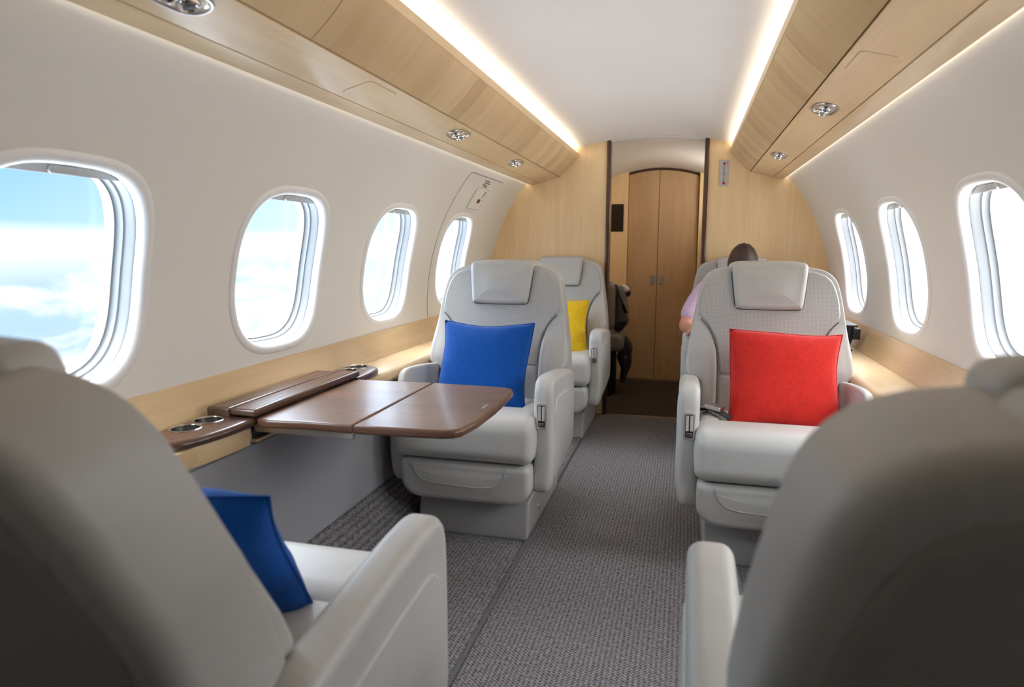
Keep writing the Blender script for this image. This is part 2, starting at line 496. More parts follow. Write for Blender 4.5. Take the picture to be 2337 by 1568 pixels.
# forward bulkhead, two leaves either side of the passage
XL, XR = -.273, .339
def bulk(name, s, xi):
    e = [(xi, -.02)]; a0 = math.asin((-.02-ZC)/(R+.01))
    a1 = math.acos(abs(xi)/(R+.01))
    for i in range(41):
        a = a0+(a1-a0)*i/40; e.append((s*(R+.01)*math.cos(a), min(ZC+(R+.01)*math.sin(a), cz(min(.62, (R+.01)*math.cos(a)))+.02)))
    return struct(prism(name, e, YB, YB+.035, M['maple_z']))
bulk('wall_front_left', -1, XL); bulk('wall_front_right', 1, XR)
struct(box('trim_1', XL-.004, XL+.022, YB-.012, YB+.06, -.01, cz(.26)+.008, M['jamb'], r=.006))
struct(box('trim_2', XR-.022, XR+.004, YB-.012, YB+.06, -.01, cz(.32)+.008, M['jamb'], r=.006))
struct(box('trim_3', XL+.02, XR-.02, YB-.012, YB+.012, -.01, .004, M['bronze'], r=.002))
struct(box('trim_4', -.26, .33, YD-.03, YD-.012, -.01, .005, M['bronze'], r=.002))
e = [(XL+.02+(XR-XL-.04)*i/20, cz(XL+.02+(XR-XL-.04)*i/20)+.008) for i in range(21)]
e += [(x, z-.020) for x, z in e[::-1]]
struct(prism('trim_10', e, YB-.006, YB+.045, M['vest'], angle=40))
# entry side walls and end wall
struct(box('wall_entry_left', -.66, -.63, YB+.03, YD+.12, -.02, 1.76, M['maple_z']))
struct(box('wall_entry_right', .63, .66, YB+.03, YD+.12, -.02, 1.76, M['maple_z']))
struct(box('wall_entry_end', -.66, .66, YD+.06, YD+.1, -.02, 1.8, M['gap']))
def zarch(x, z0=1.722, rr=.92): return z0-(rr-math.sqrt(rr*rr-x*x))
# double doors
d = root('door_1', (0, YD, 0)); struct(d)
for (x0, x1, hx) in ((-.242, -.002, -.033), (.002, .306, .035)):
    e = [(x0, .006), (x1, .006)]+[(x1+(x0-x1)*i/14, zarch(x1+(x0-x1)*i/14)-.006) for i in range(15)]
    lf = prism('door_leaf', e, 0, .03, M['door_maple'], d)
    hd = slab('door_handle', rrect(hx-.016, hx+.016, .80, .88, .006), -.004, .001, .002, M['steel'], lf, f=lambda u, v, t: (u, t, v), n=0, nr=2, nc=1)
    slab('pull_recess', rrect(hx-.008, hx+.009, .81, .872, .006), -.0048, -.003, .0004, M['dark'], hd, f=lambda u, v, t: (u, t, v), n=0, nr=1, nc=1) if False else None
V, F = tube_data([(x/100, YD-.006, zarch(x/100)+.001) for x in range(-25, 32, 2)], .006, 6)
struct(mk('trim_5', V, F, M['jamb']))
e = [(-.64, 0), (-.246, 0)]+[(-.246-.394*i/10, zarch(-.246-.394*i/10)+.02) for i in range(11)]
struct(prism('trim_6', e, YD-.05, YD+.02, M['maple_z']))
e = [(.312, 0), (.64, 0)]+[(.64-.328*i/10, zarch(.64-.328*i/10)+.02) for i in range(11)]
struct(prism('trim_7', e, YD-.05, YD+.02, M['maple_z']))
sc = root('wall_screen', (-.327, YD-.05, 1.34)); tag(sc, 'small black upright screen on the maple panel left of the entry doors', 'screen')
slab('screen_bezel', rrect(-.050, .050, -.11, .11, .004), -.008, .0, .002, M['dark'], sc, f=lambda u, v, t: (u, t, v), n=0, nr=2, nc=1)
slab('screen_glass', rrect(-.045, .045, -.104, .104, .003), -.0095, -.007, .0005, M['screen'], sc, f=lambda u, v, t: (u, t, v), n=0, nr=1, nc=1)

# grey dado panels under the ledges
for s, nm in ((-1, 'left'), (1, 'right')):
    e = [(s*x, z) for x, z in ((.887, .17), (.884, .30), (.882, .45), (.882, .60), (.90, .60), (1.02, .60), (.96, .2), (.91, .15))]
    struct(prism('baseboard_%s' % nm, e, YBACK, YB, M['dado'], angle=20))
struct(slab('trim_8', rrect(.5, 2.27, .185, .575, .01), -.895, -.876, .005, M['dado'], f=lambda u, v, t: (t+(.45-v)*-.02, u, v), n=0, nr=2, nc=1))

# ------------------------------------------------------------------ side ledges
def ledge(s, y0, y1, label, gap=None):
    L = root('side_ledge', (s*.9, (y0+y1)/2, .635)); ox, oy, oz = L.location
    def add(nm, poly, mat, a=y0, b=y1):
        o = prism(nm, [(s*x-ox, z-oz) for x, z in poly], a-oy, b-oy, mat, L, angle=50); return o
    nose = [(.835+.024*(1-math.cos(a)), .612+.024*math.sin(a)) for a in [math.radians(q) for q in range(-50, 91, 14)]]
    ya_ = y0 if s > 0 else 2.003
    add('shelf', [(1.02, .636)]+nose[::-1]+[(.850, .585), (.875, .583), (1.02, .60)], M['maple_y'], ya_)
    if s < 0: add('shelf', [(1.02, .632), (.872, .632), (.868, .60), (.875, .584), (1.02, .60)], M['maple_y'], y0, 1.466)
    def wx(z): return math.sqrt(R*R-(z-ZC)**2)
    ys = [y0]+[q for q in ((3.17,) if s < 0 else (3.20,))]+[y1]
    for a, b in zip(ys[:-1], ys[1:]):
        add('back_panel', [(1.002, .6365), (wx(.70)-.020, .70), (wx(.738)-.006, .738), (wx(.738)+.01, .739), (1.06, .62)], M['maple_y'], a+.001, b-.001)
    return tag(L, label, 'ledge')
ledge(-1, YBACK+.01, YB-.002, 'long maple side ledge under the left-hand windows, carrying the dark cup trays')
ledge(1, YBACK+.01, YB-.002, 'maple side ledge under the right-hand windows, beside the red cushion seat')

# ------------------------------------------------------------------ overhead bins
def bin_(s, seam, label):
    B = root('overhead_bin', (s*.62, (YBACK+YB)/2, 1.6)); ox, oy, oz = B.location
    Y0, Y1 = YBACK+.01, YB-.001
    def strip(nm, pts, th, mat, a=Y0, b=Y1):
        # thin shell of thickness th behind the polyline (pushed away from the cabin)
        P = [Vector(p) for p in pts]; Q = []
        for i, p in enumerate(P):
            t = (P[min(i+1, len(P)-1)]-P[max(i-1, 0)]).normalized(); nrm = Vector((-t.y, t.x))
            if nrm.x < 0 and nrm.y < 0: nrm = -nrm
            Q.append(p+nrm*th)
        poly = [(s*p.x-ox, p.y-oz) for p in P]+[(s*p.x-ox, p.y-oz) for p in Q[::-1]]
        return prism(nm, poly, a-oy, b-oy, mat, B, angle=40)
    rail = [(s*x-ox, z-oz) for x, z in ((.466, 1.671), (.465, 1.698), (.467, 1.701), (.474, 1.701), (.478, 1.66))]
    prism('top_rail', rail, Y0-oy, Y1-oy, M['maple_y'], B)
    def curve(t): # locker door: gently bowed outwards
        x = .468+(.5795-.468)*t; z = 1.667+(1.5525-1.667)*t
        bo = .006*math.sin(pi*t); return (x-bo*.7, z-bo*.7)
    dp = [curve(t/10) for t in range(11)]
    for a, b in ((Y0, seam-.0015), (seam+.0015, Y1)):
        strip('locker_door', dp, .012, M['maple_x'], a, b)
    pan = strip('service_panel', [(.5835, 1.549), (.711, 1.516)], .012, M['maple_y'])
    strip('edge_strip', [(.7145, 1.515), (.765, 1.505), (.775, 1.506), (.782, 1.516)], .010, M['maple_y'])
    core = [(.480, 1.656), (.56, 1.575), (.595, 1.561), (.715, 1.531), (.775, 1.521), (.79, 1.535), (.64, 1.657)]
    prism('inner_carcass', [(s*x-ox, z-oz) for x, z in core], Y0-oy, Y1-oy, M['gap'], B)  # black backing puts shade into the grooves between the panels
    yc = 1.775 if s < 0 else 1.81
    k_ = (1.516-1.549)/(.711-.5835)
    f = lambda u, v, t: (s*u-ox, v-oy, 1.549+k_*(u-.5835)-t-oz)
    door = slab('oxygen_mask_door', rrect(.602, .690, yc-.085, yc+.085, .014), -.001, .0012, .0008, M['maple_y'], B, f=f, n=0, nr=2, nc=1)
    o = rrect(.602, .690, yc-.085, yc+.085, .014)
    V, F = tube_data([f(u, v, -.0002) for u, v in o], .0013, 5, True)
    mk('door_seam', V, F, M['door_maple'], door)
    return tag(B, label, 'overhead bin')
bin_(-1, 1.362, 'long maple overhead locker along the left side of the ceiling')
bin_(1, 1.985, 'long maple overhead locker along the right side of the ceiling')

# chrome reading lights let into the underside of the lockers
def reading_light():
    L = root('reading_light')
    V = []; F = []; seq = [(0, .0), (.001, .003), (.006, .0035), (.012, .000), (.016, -.012)]; n = 40
    for kk, (ins, t) in enumerate(seq):
        for i in range(n):
            a = 2*pi*i/n; c, s_ = math.cos(a), math.sin(a)
            V.append(((.037-ins*.8)*math.copysign(abs(c)**.75, c), (.080-ins*1.3)*math.copysign(abs(s_)**.75, s_), -t))
        if kk:
            for i in range(n):
                j = (i+1) % n; F.append(((kk-1)*n+i, (kk-1)*n+j, kk*n+j, kk*n+i))
    F.append(tuple(range((len(seq)-1)*n, len(seq)*n)))
    mk('bezel', V, F, M['steel'], L, angle=50)
    for yy in (-.024, .028):
        b = mk('eyeball', *lathe_data([(.0215, .006), (.022, -.004), (.019, -.010), (.015, -.0115), (.0135, -.008), (.0, -.007)], (0, yy, 0), 24), M['chrome'], L)
        mk('lens', *lathe_data([(.012, -.0085), (.006, -.0095), (.0, -.010)], (0, yy, 0), 16), M['dark'], b)
    return L
RL = [(-1, 1.03, 'chrome reading light nearest the viewer on the left locker, cut by the photo top'),
      (-1, 2.50, 'chrome reading light under the left locker, beyond the square mask door'),
      (-1, 3.39, 'smallest chrome reading light, at the far end of the left locker'),
      (1, 2.345, 'larger chrome reading light under the right locker, nearer the mask door'),
      (1, 3.44, 'smaller chrome reading light at the far end of the right locker')]
rl0 = None
for s, y, lab in RL:
    o = reading_light() if rl0 is None else dup(rl0)
    rl0 = rl0 or o
    x = .640; o.location = (s*x, y, 1.549-.2588*(x-.5835)-.0015); o.rotation_euler = (0, s*math.atan(.2588), 0)
    tag(o, lab, 'reading light', 'reading lights under the overhead lockers')

# ------------------------------------------------------------------ emergency exit markings on the left wall
def arc(y0, y1, z0, z1, n=14, d=-.0005):
    return [on_wall(-1, y0+(y1-y0)*i/n, math.asin((z0+(z1-z0)*i/n-ZC)/R), d) for i in range(n+1)]
V, F = merge(tube_data(arc(3.175, 3.205, .742, 1.18)+arc(3.205, 3.235, 1.20, 1.455)+arc(3.24, 3.26, 1.468, 1.478, 3), .0016, 5), tube_data(arc(3.26, 3.82, 1.478, 1.478), .0028, 5))
struct(mk('trim_9', V, F, simple('panel_seam', (.28, .24, .20), .7)))
ex = root('exit_handle_cover', on_wall(-1, 3.56, math.asin((1.368-ZC)/R))); tag(ex, 'off-white emergency handle cover above the farthest left window', 'handle cover')
def wm(u, v, t):
    th = math.asin((1.368-ZC)/R); p = on_wall(-1, 3.56+u, th+v/R, -t); return tuple(p[i]-ex.location[i] for i in range(3))
slab('cover_plate', rrect(-.10, .10, -.062, .066, .012), -.001, .005, .002, M['wall'], ex, f=wm, n=0, nr=2, nc=1)
V, F = tube_data([wm(u, v, .004) for u, v in rrect(-.10, .10, -.062, .066, .012)], .0018, 5, True)
mk('cover_seam', V, F, M['shade'], ex)
slab('red_marker', rrect(.005, .052, -.022, .002, .002), .004, .0062, .0004, simple('marker_red', (.16, .02, .012), .5), ex, f=wm, n=0, nr=1, nc=1)
slab('arrow_mark', [(.050, .012), (.058, .012), (.074, .052), (.058, .052)], .004, .0058, .0002, M['ink'], ex, f=wm, n=0, nr=1, nc=1)
tx = [];
for (u0, u1, v) in ((-.045, .045, .112), (-.03, .05, .100), (-.045, .02, .088), (-.02, .045, .078)):
    u = u0
    while u < u1:
        w = random.uniform(.006, .014); tx.append(slab_data(rrect(u, u+w, v-.003, v+.003, .001, 1), .0, .0012, .0002, f=wm, n=0, nr=1, nc=1)); u += w+.005
mk('instruction_text', *merge(*tx), M['ink'], ex)

# placard on the bulkhead right of the passage
sg = root('exit_placard', (.433, YB-.001, 1.547)); tag(sg, 'small grey placard with two red marks on the maple bulkhead right of the passage', 'sign')
fy = lambda u, v, t: (u, -t, v)
slab('plate', rrect(-.026, .026, -.077, .077, .003), 0, .006, .0015, M['sign'], sg, f=fy, n=0, nr=2, nc=1)
slab('red_mark', rrect(-.008, .007, .050, .064, .003), .005, .0072, .0004, M['signred'], sg, f=fy, n=0, nr=1, nc=1)
slab('red_mark', rrect(-.007, .008, -.068, -.051, .006), .005, .0072, .0004, M['signred'], sg, f=fy, n=0, nr=1, nc=1)
V, F = merge(tube_data([fy(0, .050, .0064), fy(0, .002, .0064)], .0011, 5), tube_data([fy(0, -.012, .0064), fy(0, -.052, .0064)], .0011, 5),
             tube_data([fy(.005*math.cos(a*pi/6), -.005+.006*math.sin(a*pi/6), .0064) for a in range(12)], .001, 5, True),
             tube_data([fy(.012, .068, .0064), fy(.017, .066, .0064), fy(.017, .050, .0064)], .001, 5))
mk('line_drawing', V, F, M['ink'], sg)

# ------------------------------------------------------------------ floor mats
def mat_(x0, x1, y0, y1, label):
    o = root('floor_mat', ((x0+x1)/2, (y0+y1)/2, 0)); ox, oy = (x0+x1)/2, (y0+y1)/2
    f = lambda u, v, t: (u-ox, v-oy, t)
    slab('pile', rrect(x0, x1, y0, y1, .03), .0, .008, .003, M['carpet'], o, f=f, n=0, nr=2, nc=1)
    V, F = tube_data([f(u, v, .006) for u, v in rrect(x0+.003, x1-.003, y0+.003, y1-.003, .03)], .006, 6, True)
    mk('binding', V, F, M['binding'], o)
    return tag(o, label, 'floor mat', 'bound carpet mats beside the aisle')
mat_(-.75, -.305, .42, 2.276, 'bound grey carpet mat in the left foreground, before the blue cushion seat')
mat_(-.75, -.318, 2.862, 3.69, 'bound grey carpet mat between the blue cushion seat and the yellow cushion seat')
mat_(.325, .75, .42, 2.276, 'bound grey carpet mat on the right, before the red cushion seat')

# ------------------------------------------------------------------ seats
def yf(z): return .335+.235*(z-.5)+.10*max(0, z-.9)**2
def XT(u, v, t): return (t, u, v)       # side profiles
def ZT(u, v, t): return (u, v, t)

def mir(half):
    return half+[(-u, v) for u, v in half[::-1]]

def sst(x):
    x = max(0, min(1, x)); return x*x*(3-2*x)

def make_seat(a, rec=0):
    """seat facing -y; a = +1/-1 is the aisle side"""
    T = root('cabin_seat')
    L = M['leather']
    kz = 1-.055*rec
    def pin(u, v): return u*(1-.10*rec*max(0, min(1, (.80-v)/.15)))
    def yf(z): return .335+.235*(z-.5)+.10*max(0, z-.9)**2+rec*.18*max(0, z-.47)
    def BK(u, v, t):
        d = max(0, t-.06)*1.5*max(0, min(1, (.74-v)/.13))*max(0, min(1, (abs(u)-.2)/.05))
        q = BK0(u, v, t); return (q[0], q[1], q[2]-d)
    def BK0(u, v, t): return (pin(u, v), yf(v)+t, v if v < .47 else .47+(v-.47)*kz-rec*t*.15*min(1, (v-.47)/.3))
    # floor plinth
    pl = [(0, .004), (.0, .02), (.022, .135), (.05, .148), (.56, .20), (.60, .19), (.60, .004)]
    slab('plinth', pl, -.222, .222, .012, M['base'], T, f=XT, n=0, nr=3, nc=2)
    bo = mk('plinth_bolt', *lathe_data([(.0, .224), (.012, .224), (.014, .221), (.014, .215)], (0, .20, .062), 14, 'x'), M['steel'], T)
    if a < 0: bo.data.transform(Matrix.Scale(-1, 4, (1, 0, 0))); bo.data.flip_normals()
    # leg rest
    lo = rrect(-.252, .252, .165, .322, (.075, .075, .02, .02), 8)
    lr = slab('leg_rest', lo, -.105, .06, .024, L, T, f=lambda u, v, t: (u, t+(.322-v)*.10, v), n=84, c0=.006)
    pts = [(-.195, .318), (-.19, .285), (-.165, .248), (-.12, .236), (.06, .230), (.125, .240), (.155, .262), (.168, .318)]
    V, F = tube_data([(u, -.110+(.322-v)*.10-.001, v) for u, v in resample_open(pts, 40)], .0022, 6)
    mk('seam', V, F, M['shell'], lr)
    # cushion: front bolster, centre pad, two side pads
    fr = rrect(-.125, .085, .325, .505, (.05, .03, .05, .06), 8)
    slab('seat_cushion', fr, -.262, .262, .035, L, T, f=lambda u, v, t: (t, u, v+.006*math.cos(t*5.5)), n=72, c0=.004, c1=.004)
    slab('seat_pad', rrect(-.172, .172, .06, .44, .03), .36, .488, .022, L, T, f=lambda u, v, t: (u, v, t-.02*(v-.06)/.38), n=72, c1=.014)
    for s in (-1, 1):
        slab('side_pad', rrect(s*.21-.036, s*.21+.036, .06, .44, .02), .36, .502, .022, L, T, f=lambda u, v, t: (u, v, t-.012*(v-.06)/.38), n=60, c1=.008)
    # armrests
    for s in (-1, 1):
        o = [(-.040, .24), (-.041, .30), (-.042, .54), (-.036, .60), (-.012, .632), (.04, .640), (.20, .626), (.36, .604), (.425, .590), (.445, .565), (.448, .30), (.43, .272), (.30, .25), (.05, .205), (.0, .198), (-.03, .21)]
        ou = .322
        tp = (lambda t, v: t) if s == a else (lambda t, v: t-s*.036*sst((v-.47)/.09)*max(0, (abs(t)-.25)/.072))
        ar = slab('armrest', o, s*.250, s*ou, .024, L, T, f=lambda u, v, t: (tp(t, v)-s*.03*max(0, (.34-v)/.14)**2*.5, u, v), n=96, smooth=1, nr=5)
        po = [(.01, .245), (.008, .50), (.03, .548), (.08, .556), (.30, .535), (.40, .515), (.412, .49), (.412, .315), (.39, .29), (.06, .235)]
        slab('arm_panel', po, s*(ou-.012), s*(ou+.0035), .005, L, ar, f=lambda u, v, t: (tp(t, v)-s*.03*max(0, (.34-v)/.14)**2*.5, u, v), n=64, smooth=2, nr=3)
        if s == a:
            cx = s*.283
            fz = lambda u, v, t: (cx+u, -.0425-t, v)
            lt = slab('release_latch', rrect(-.019, .019, .452, .548, .009), -.004, .004, .002, M['frame'], ar, f=fz, n=0, nr=2, nc=1)
            lt['label'] = 'chrome latch plate'
    # the little lever needs its own level: put it beside the latch on the arm
    cx = a*.283
    fz = lambda u, v, t: (cx+u, -.0425-t, v)
    lv = slab('recline_control', rrect(-.0128, .0128, .461, .540, .005), .002, .0046, .0008, M['dark'], T, f=fz, n=0, nr=1, nc=1)
    V, F = merge(slab_data(rrect(-.0115, -.002, .484, .537, .002), .003, .0075, .0012, f=fz, n=0, nr=2, nc=1), slab_data(rrect(.002, .0115, .484, .537, .002), .003, .0075, .0012, f=fz, n=0, nr=2, nc=1))
    mk('slider', V, F, M['satin'], lv)
    slab('push_button', rrect(-.010, .010, .466, .479, .003), .003, .008, .0015, M['chrome'], lv, f=fz, n=0, nr=2, nc=1)
    # backrest
    half = [(.235, .42), (.236, .575), (.262, .588), (.294, .594), (.304, .620), (.303, .66), (.294, .72), (.279, .80), (.269, .87), (.257, .934), (.245, .975), (.217, 1.006), (.168, 1.023), (.08, 1.025)]
    bk = slab('backrest', mir(half), .004, .140, .004, L, T, r1=.034, f=BK, n=110, smooth=1, c1=.004, center=(0, .74), nr=5)
    hp = [(.172, .613), (.178, .68), (.192, .745), (.222, .80), (.258, .840), (.252, .90), (.240, .944), (.226, .973), (.200, .996), (.160, 1.009), (.08, 1.011)]
    bp = slab('back_panel', mir(hp), -.002, .04, .006, M['perf'], T, f=BK, n=110, c0=.008, center=(0, .85))
    hl = [(.174, .46), (.174, .608)]
    slab('lumbar_pad', rrect(-.176, .176, .455, .609, .012), -.002, .05, .010, L, T, f=BK, n=72, c0=.012)
    for s in (-1, 1):
        wo = [(s*u, v) for u, v in ((.186, .45), (.183, .58), (.184, .66), (.192, .725), (.212, .775), (.240, .81), (.271, .838), (.2765, .80), (.290, .735), (.3005, .67), (.3005, .625), (.290, .603), (.262, .592), (.243, .578), (.240, .45))]
        bo_ = slab('side_bolster', wo, -.030, .03, .016, L, T, r1=.001, f=lambda u, v, t: BK(u, v, t if t > 0 else .004+(t-.004)*sst((.835-v)/.23)), n=96, smooth=1, c0=.006, center=(s*.238, .66))
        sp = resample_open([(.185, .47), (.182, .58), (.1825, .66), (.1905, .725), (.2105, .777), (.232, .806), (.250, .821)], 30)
        mk('seam', *tube_data([BK(s*u, v, -.007) for u, v in sp], .0022, 6), M['seam_shade'], bo_)  # dark tube draws crease shade along the wing seam
    hr = [(-.119, .868), (-.112, .864), (0, .862), (.112, .864), (.119, .868), (.124, .88), (.140, 1.02), (.136, 1.036), (.12, 1.044), (0, 1.048), (-.12, 1.044), (-.136, 1.036), (-.140, 1.02), (-.124, .88)]
    hd = slab('headrest', hr, -.034, .04, .020, L, T, f=BK, n=88, smooth=1, c0=.010, nr=5)
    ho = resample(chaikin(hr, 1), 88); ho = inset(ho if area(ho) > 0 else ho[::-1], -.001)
    mk('seam', *tube_data([BK(u, v, -.0085) for u, v in ho if v < 1.012], .0026, 6), M['seam_shade'], hd)  # dark tube drawn in place of the shadow gap round the headrest
    hb = [(-.135, .90), (.135, .90), (.15, .93), (.150, 1.01), (.138, 1.040), (.09, 1.047), (-.09, 1.047), (-.138, 1.040), (-.150, 1.01), (-.15, .93)]
    slab('headrest_wrap', hb, .03, .150, .026, L, T, f=BK, n=88, smooth=1, c1=.008, nr=5)
    hs = [(.225, .36), (.23, .58), (.256, .66), (.252, .75), (.238, .85), (.222, .92), (.198, .965), (.155, .985), (.08, .988)]
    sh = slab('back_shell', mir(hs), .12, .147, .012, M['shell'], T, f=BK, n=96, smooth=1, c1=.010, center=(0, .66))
    return T

def resample_open(p, n):
    L = [0]
    for a, b in zip(p[:-1], p[1:]): L.append(L[-1]+math.dist(a, b))
    out = []
    for i in range(n):
        d = L[-1]*i/(n-1); k = 0
        while k < len(p)-2 and L[k+1] < d: k += 1
        t = (d-L[k])/(L[k+1]-L[k]); out.append(tuple(p[k][j]+(p[k+1][j]-p[k][j])*t for j in range(len(p[0]))))
    for _ in range(4):
        out = [out[0]]+[tuple((out[i-1][j]+2*out[i][j]+out[i+1][j])/4 for j in range(len(out[0]))) for i in range(1, n-1)]+[out[-1]]
    return out

A = make_seat(1); Bs = make_seat(-1); Af = make_seat(1, .6); Bf = make_seat(-1, 1)
G = 'grey leather cabin seats'
seats = [
    (A, (-.530, 2.29, 0), 0, 'grey leather cabin seat with the square blue cushion, behind the table end'),
    (Bs, (.548, 2.29, 0), 0, 'grey leather cabin seat with the red cushion, right of the aisle'),
    (A, (-.532, 3.682, 0), 0, 'grey leather cabin seat with the yellow cushion, before the maple bulkhead'),
    (Bs, (.548, 3.682, 0), 0, 'grey leather cabin seat with the seated person, behind the red cushion seat'),
    (Bf, (-.485, 1.03, 0), pi, 'blurred grey leather cabin seat in the left foreground, seen from behind'),
    (Af, (.577, 1.045, 0), pi, 'blurred grey leather cabin seat in the right foreground, seen from behind'),
]
seat_o = []; first = {}
for src, loc, rz, lab in seats:
    o = src if src.name not in first else dup(src)
    first[src.name] = 1
    o.location = loc; o.rotation_euler = (0, 0, rz); tag(o, lab, 'seat', G); seat_o.append(o)

# lap belt lying on the red-cushion seat
bl = root('seat_belt', (0, 0, 0)); bl.parent = seat_o[1]
bpts = [(-.236, .20, .500), (-.222, .17, .520), (-.205, .145, .524), (-.172, .115, .514), (-.14, .10, .502)]
def strap(pts, w, th):
    V = []; F = []
    P = [Vector(p) for p in pts]
    for i, p in enumerate(P):
        d = (P[min(i+1, len(P)-1)]-P[max(0, i-1)]).normalized(); side = d.cross(Vector((0, 0, 1))).normalized(); up = side.cross(d)
        for a, b in ((-1, -1), (1, -1), (1, 1), (-1, 1)): V.append(p+side*w/2*a+up*th/2*b)
        if i:
            for k in range(4): F.append(((i-1)*4+k, (i-1)*4+(k+1) % 4, i*4+(k+1) % 4, i*4+k))
    F += [(0, 1, 2, 3), tuple(4*(len(P)-1)+k for k in range(4))]
    return V, F
mk('strap', *strap(resample_open(bpts, 16), .042, .003), M['webbing'], bl)
bc = slab('buckle', rrect(-.032, .032, -.023, .023, .006), 0, .016, .004, M['steel'], bl, f=lambda u, v, t: (-.195+.85*u-.5*v, .136-.5*u-.85*v, .522+t-.1*u), n=0, nr=2, nc=1)

# ------------------------------------------------------------------ cushions
def pillow(name, w, h, t, mat, seed):
    rnd = random.Random(seed); n = 28; V = []; F = []
    ph = [rnd.uniform(0, 6.28) for _ in range(8)]
    def pt(i, j, sgn):
        u = -1+2*i/n; v = -1+2*j/n
        x = u*w/2*(1-.075*(1-v*v)); z = v*h/2*(1-.075*(1-u*u))
        # corners pulled out a touch
        e = max(0, (1-abs(u)**2.4))*max(0, (1-abs(v)**2.4))
        d = t/2*e**.55
        ang = math.atan2(v, u); rr = math.hypot(u, v)
        wr = .05*math.sin(9*ang+ph[0])*max(0, rr-.45)+.035*math.sin(15*ang+ph[1])*max(0, rr-.6)
        d += sgn*0+wr*t*.5*e**.3
        z += .004*math.sin(3.1*u+ph[2])*abs(v); x += .004*math.sin(3.3*v+ph[3])*abs(u)
        return (x, sgn*d, z)
    idx = {}
    for sgn in (-1, 1):
        for i in range(n+1):
            for j in range(n+1):
                edge = i in (0, n) or j in (0, n)
                key = (i, j, 0 if edge else sgn)
                if key not in idx: idx[key] = len(V); V.append(pt(i, j, sgn) if not edge else (pt(i, j, sgn)[0], 0, pt(i, j, sgn)[2]))
    for sgn in (-1, 1):
        for i in range(n):
            for j in range(n):
                g = lambda a, b: idx[(a, b, 0 if a in (0, n) or b in (0, n) else sgn)]
                q = (g(i, j), g(i+1, j), g(i+1, j+1), g(i, j+1)); F.append(q)
    T = root(name)
    mk('cover', V, F, mat, T, angle=180)
    m = n; per = [V[idx[(i, 0, 0)]] for i in range(m)]+[V[idx[(m, j, 0)]] for j in range(m)]+[V[idx[(m-i, m, 0)]] for i in range(m)]+[V[idx[(0, m-j, 0)]] for j in range(m)]
    mk('edge_seam', *tube_data(per, .0022, 5, True), mat, T)
    return T
PG = 'square cushions on the seats'
def put(p, loc, tilt, rz, roll, lab):
    p.rotation_mode = 'XYZ'
    p.matrix_world = Matrix.Translation(loc) @ Matrix.Rotation(rz, 4, 'Z') @ Matrix.Rotation(tilt, 4, 'X') @ Matrix.Rotation(roll, 4, 'Y')
    tag(p, lab, 'cushion', PG)
put(pillow('throw_pillow', .385, .36, .13, M['red'], 3), (.585, 2.475, .632), -.36, .05, .03, 'plain red square cushion leaning on the right-hand seat')
put(pillow('throw_pillow', .385, .36, .13, M['blue'], 5), (-.535, 2.475, .630), -.36, -.05, 0, 'plain bright blue square cushion on the seat at the table end')
put(pillow('throw_pillow', .36, .35, .13, M['yellow'], 8), (-.50, 3.87, .622), -.36, 0, -.03, 'plain yellow square cushion on the seat before the bulkhead')
put(pillow('throw_pillow', .345, .34, .13, M['blue'], 11), (-.525, .85, .600), .55, .16, .03, 'blue square cushion partly hidden in the left foreground seat')

# ------------------------------------------------------------------ table, stowage lid and cup trays on the left ledge
tb = root('fold_out_table', (-.55, 1.68, .64)); tag(tb, 'open two-leaf walnut table reaching from the left ledge towards the aisle', 'table')
to = tb.location.copy()
def tf(u, v, t): return (u-to.x, v-to.y, t-to.z)
ya, yb = 1.452, 1.995
TZ0, TZ1 = .634, .657
near = lambda x: ya-.004*math.sin(pi*(x+.835)/.56)+.006*(x+.835)/.56
lf1 = [(-.850, ya+.012), (-.835, ya-.003), (-.80, ya-.012)]+[(x, near(x)) for x in (-.70, -.64)]+[(-.5625, near(-.5625)), (-.5625, yb+.003), (-.70, yb), (-.825, yb-.008), (-.845, yb-.02)]
slab('table_leaf', lf1, TZ0, TZ1, .0075, M['walnut'], tb, f=tf, n=0, nr=4, nc=2)
lf2 = [(-.5615, near(-.5615)), (-.45, near(-.45)), (-.36, ya+.006), (-.325, ya+.010), (-.300, ya+.020), (-.284, ya+.042), (-.270, 1.58), (-.265, 1.72), (-.268, 1.86), (-.274, yb-.045), (-.286, yb-.016), (-.31, yb-.002), (-.36, yb+.004), (-.5615, yb+.003)]
lf = slab('table_leaf', lf2, TZ0, TZ1, .009, M['walnut'], tb, f=tf, n=0, nr=4, nc=2)
slab('leaf_latch', rrect(-.303, -.293, 1.70, 1.75, .002), TZ1-.0005, TZ1+.001, .0005, M['steel'], lf, f=tf, n=0, nr=1, nc=1)
for a, b in ((ya+.022, ya+.040), (yb-.04, yb-.022)):
    slab('slide_rail', rrect(-.868, -.575, a, b, .003), .612, .635, .002, M['steel'], tb, f=tf, n=0, nr=1, nc=1)

cs = root('table_console', (-.93, 1.72, .64)); tag(cs, 'raised walnut stowage lid on the left ledge that the table slides out of', 'console')
co = cs.location.copy()
def cf(u, v, t): return (u-co.x, v-co.y, t-co.z)
slab('lid', rrect(-.916, -.838, 1.445, 2.018, .006), .6595, .680, .007, M['walnut_y'], cs, f=cf, n=0, nr=3, nc=2)
slab('hinge_board', rrect(-.99, -.9175, 1.445, 1.995, .006), .638, .680, .007, M['walnut_y'], cs, f=cf, n=0, nr=3, nc=2)
slab('slot_shade_block', rrect(-.985, -.872, 1.47, 2.0, .002), .5935, .6585, .001, M['dark'], cs, f=cf, n=0, nr=1, nc=1)  # solid black block in place of the shaded void under the table
slab('bottom_lip', rrect(-.88, -.857, 1.470, 2.0, .002), .5835, .5925, .002, M['maple_y'], cs, f=cf, n=0, nr=2, nc=1)

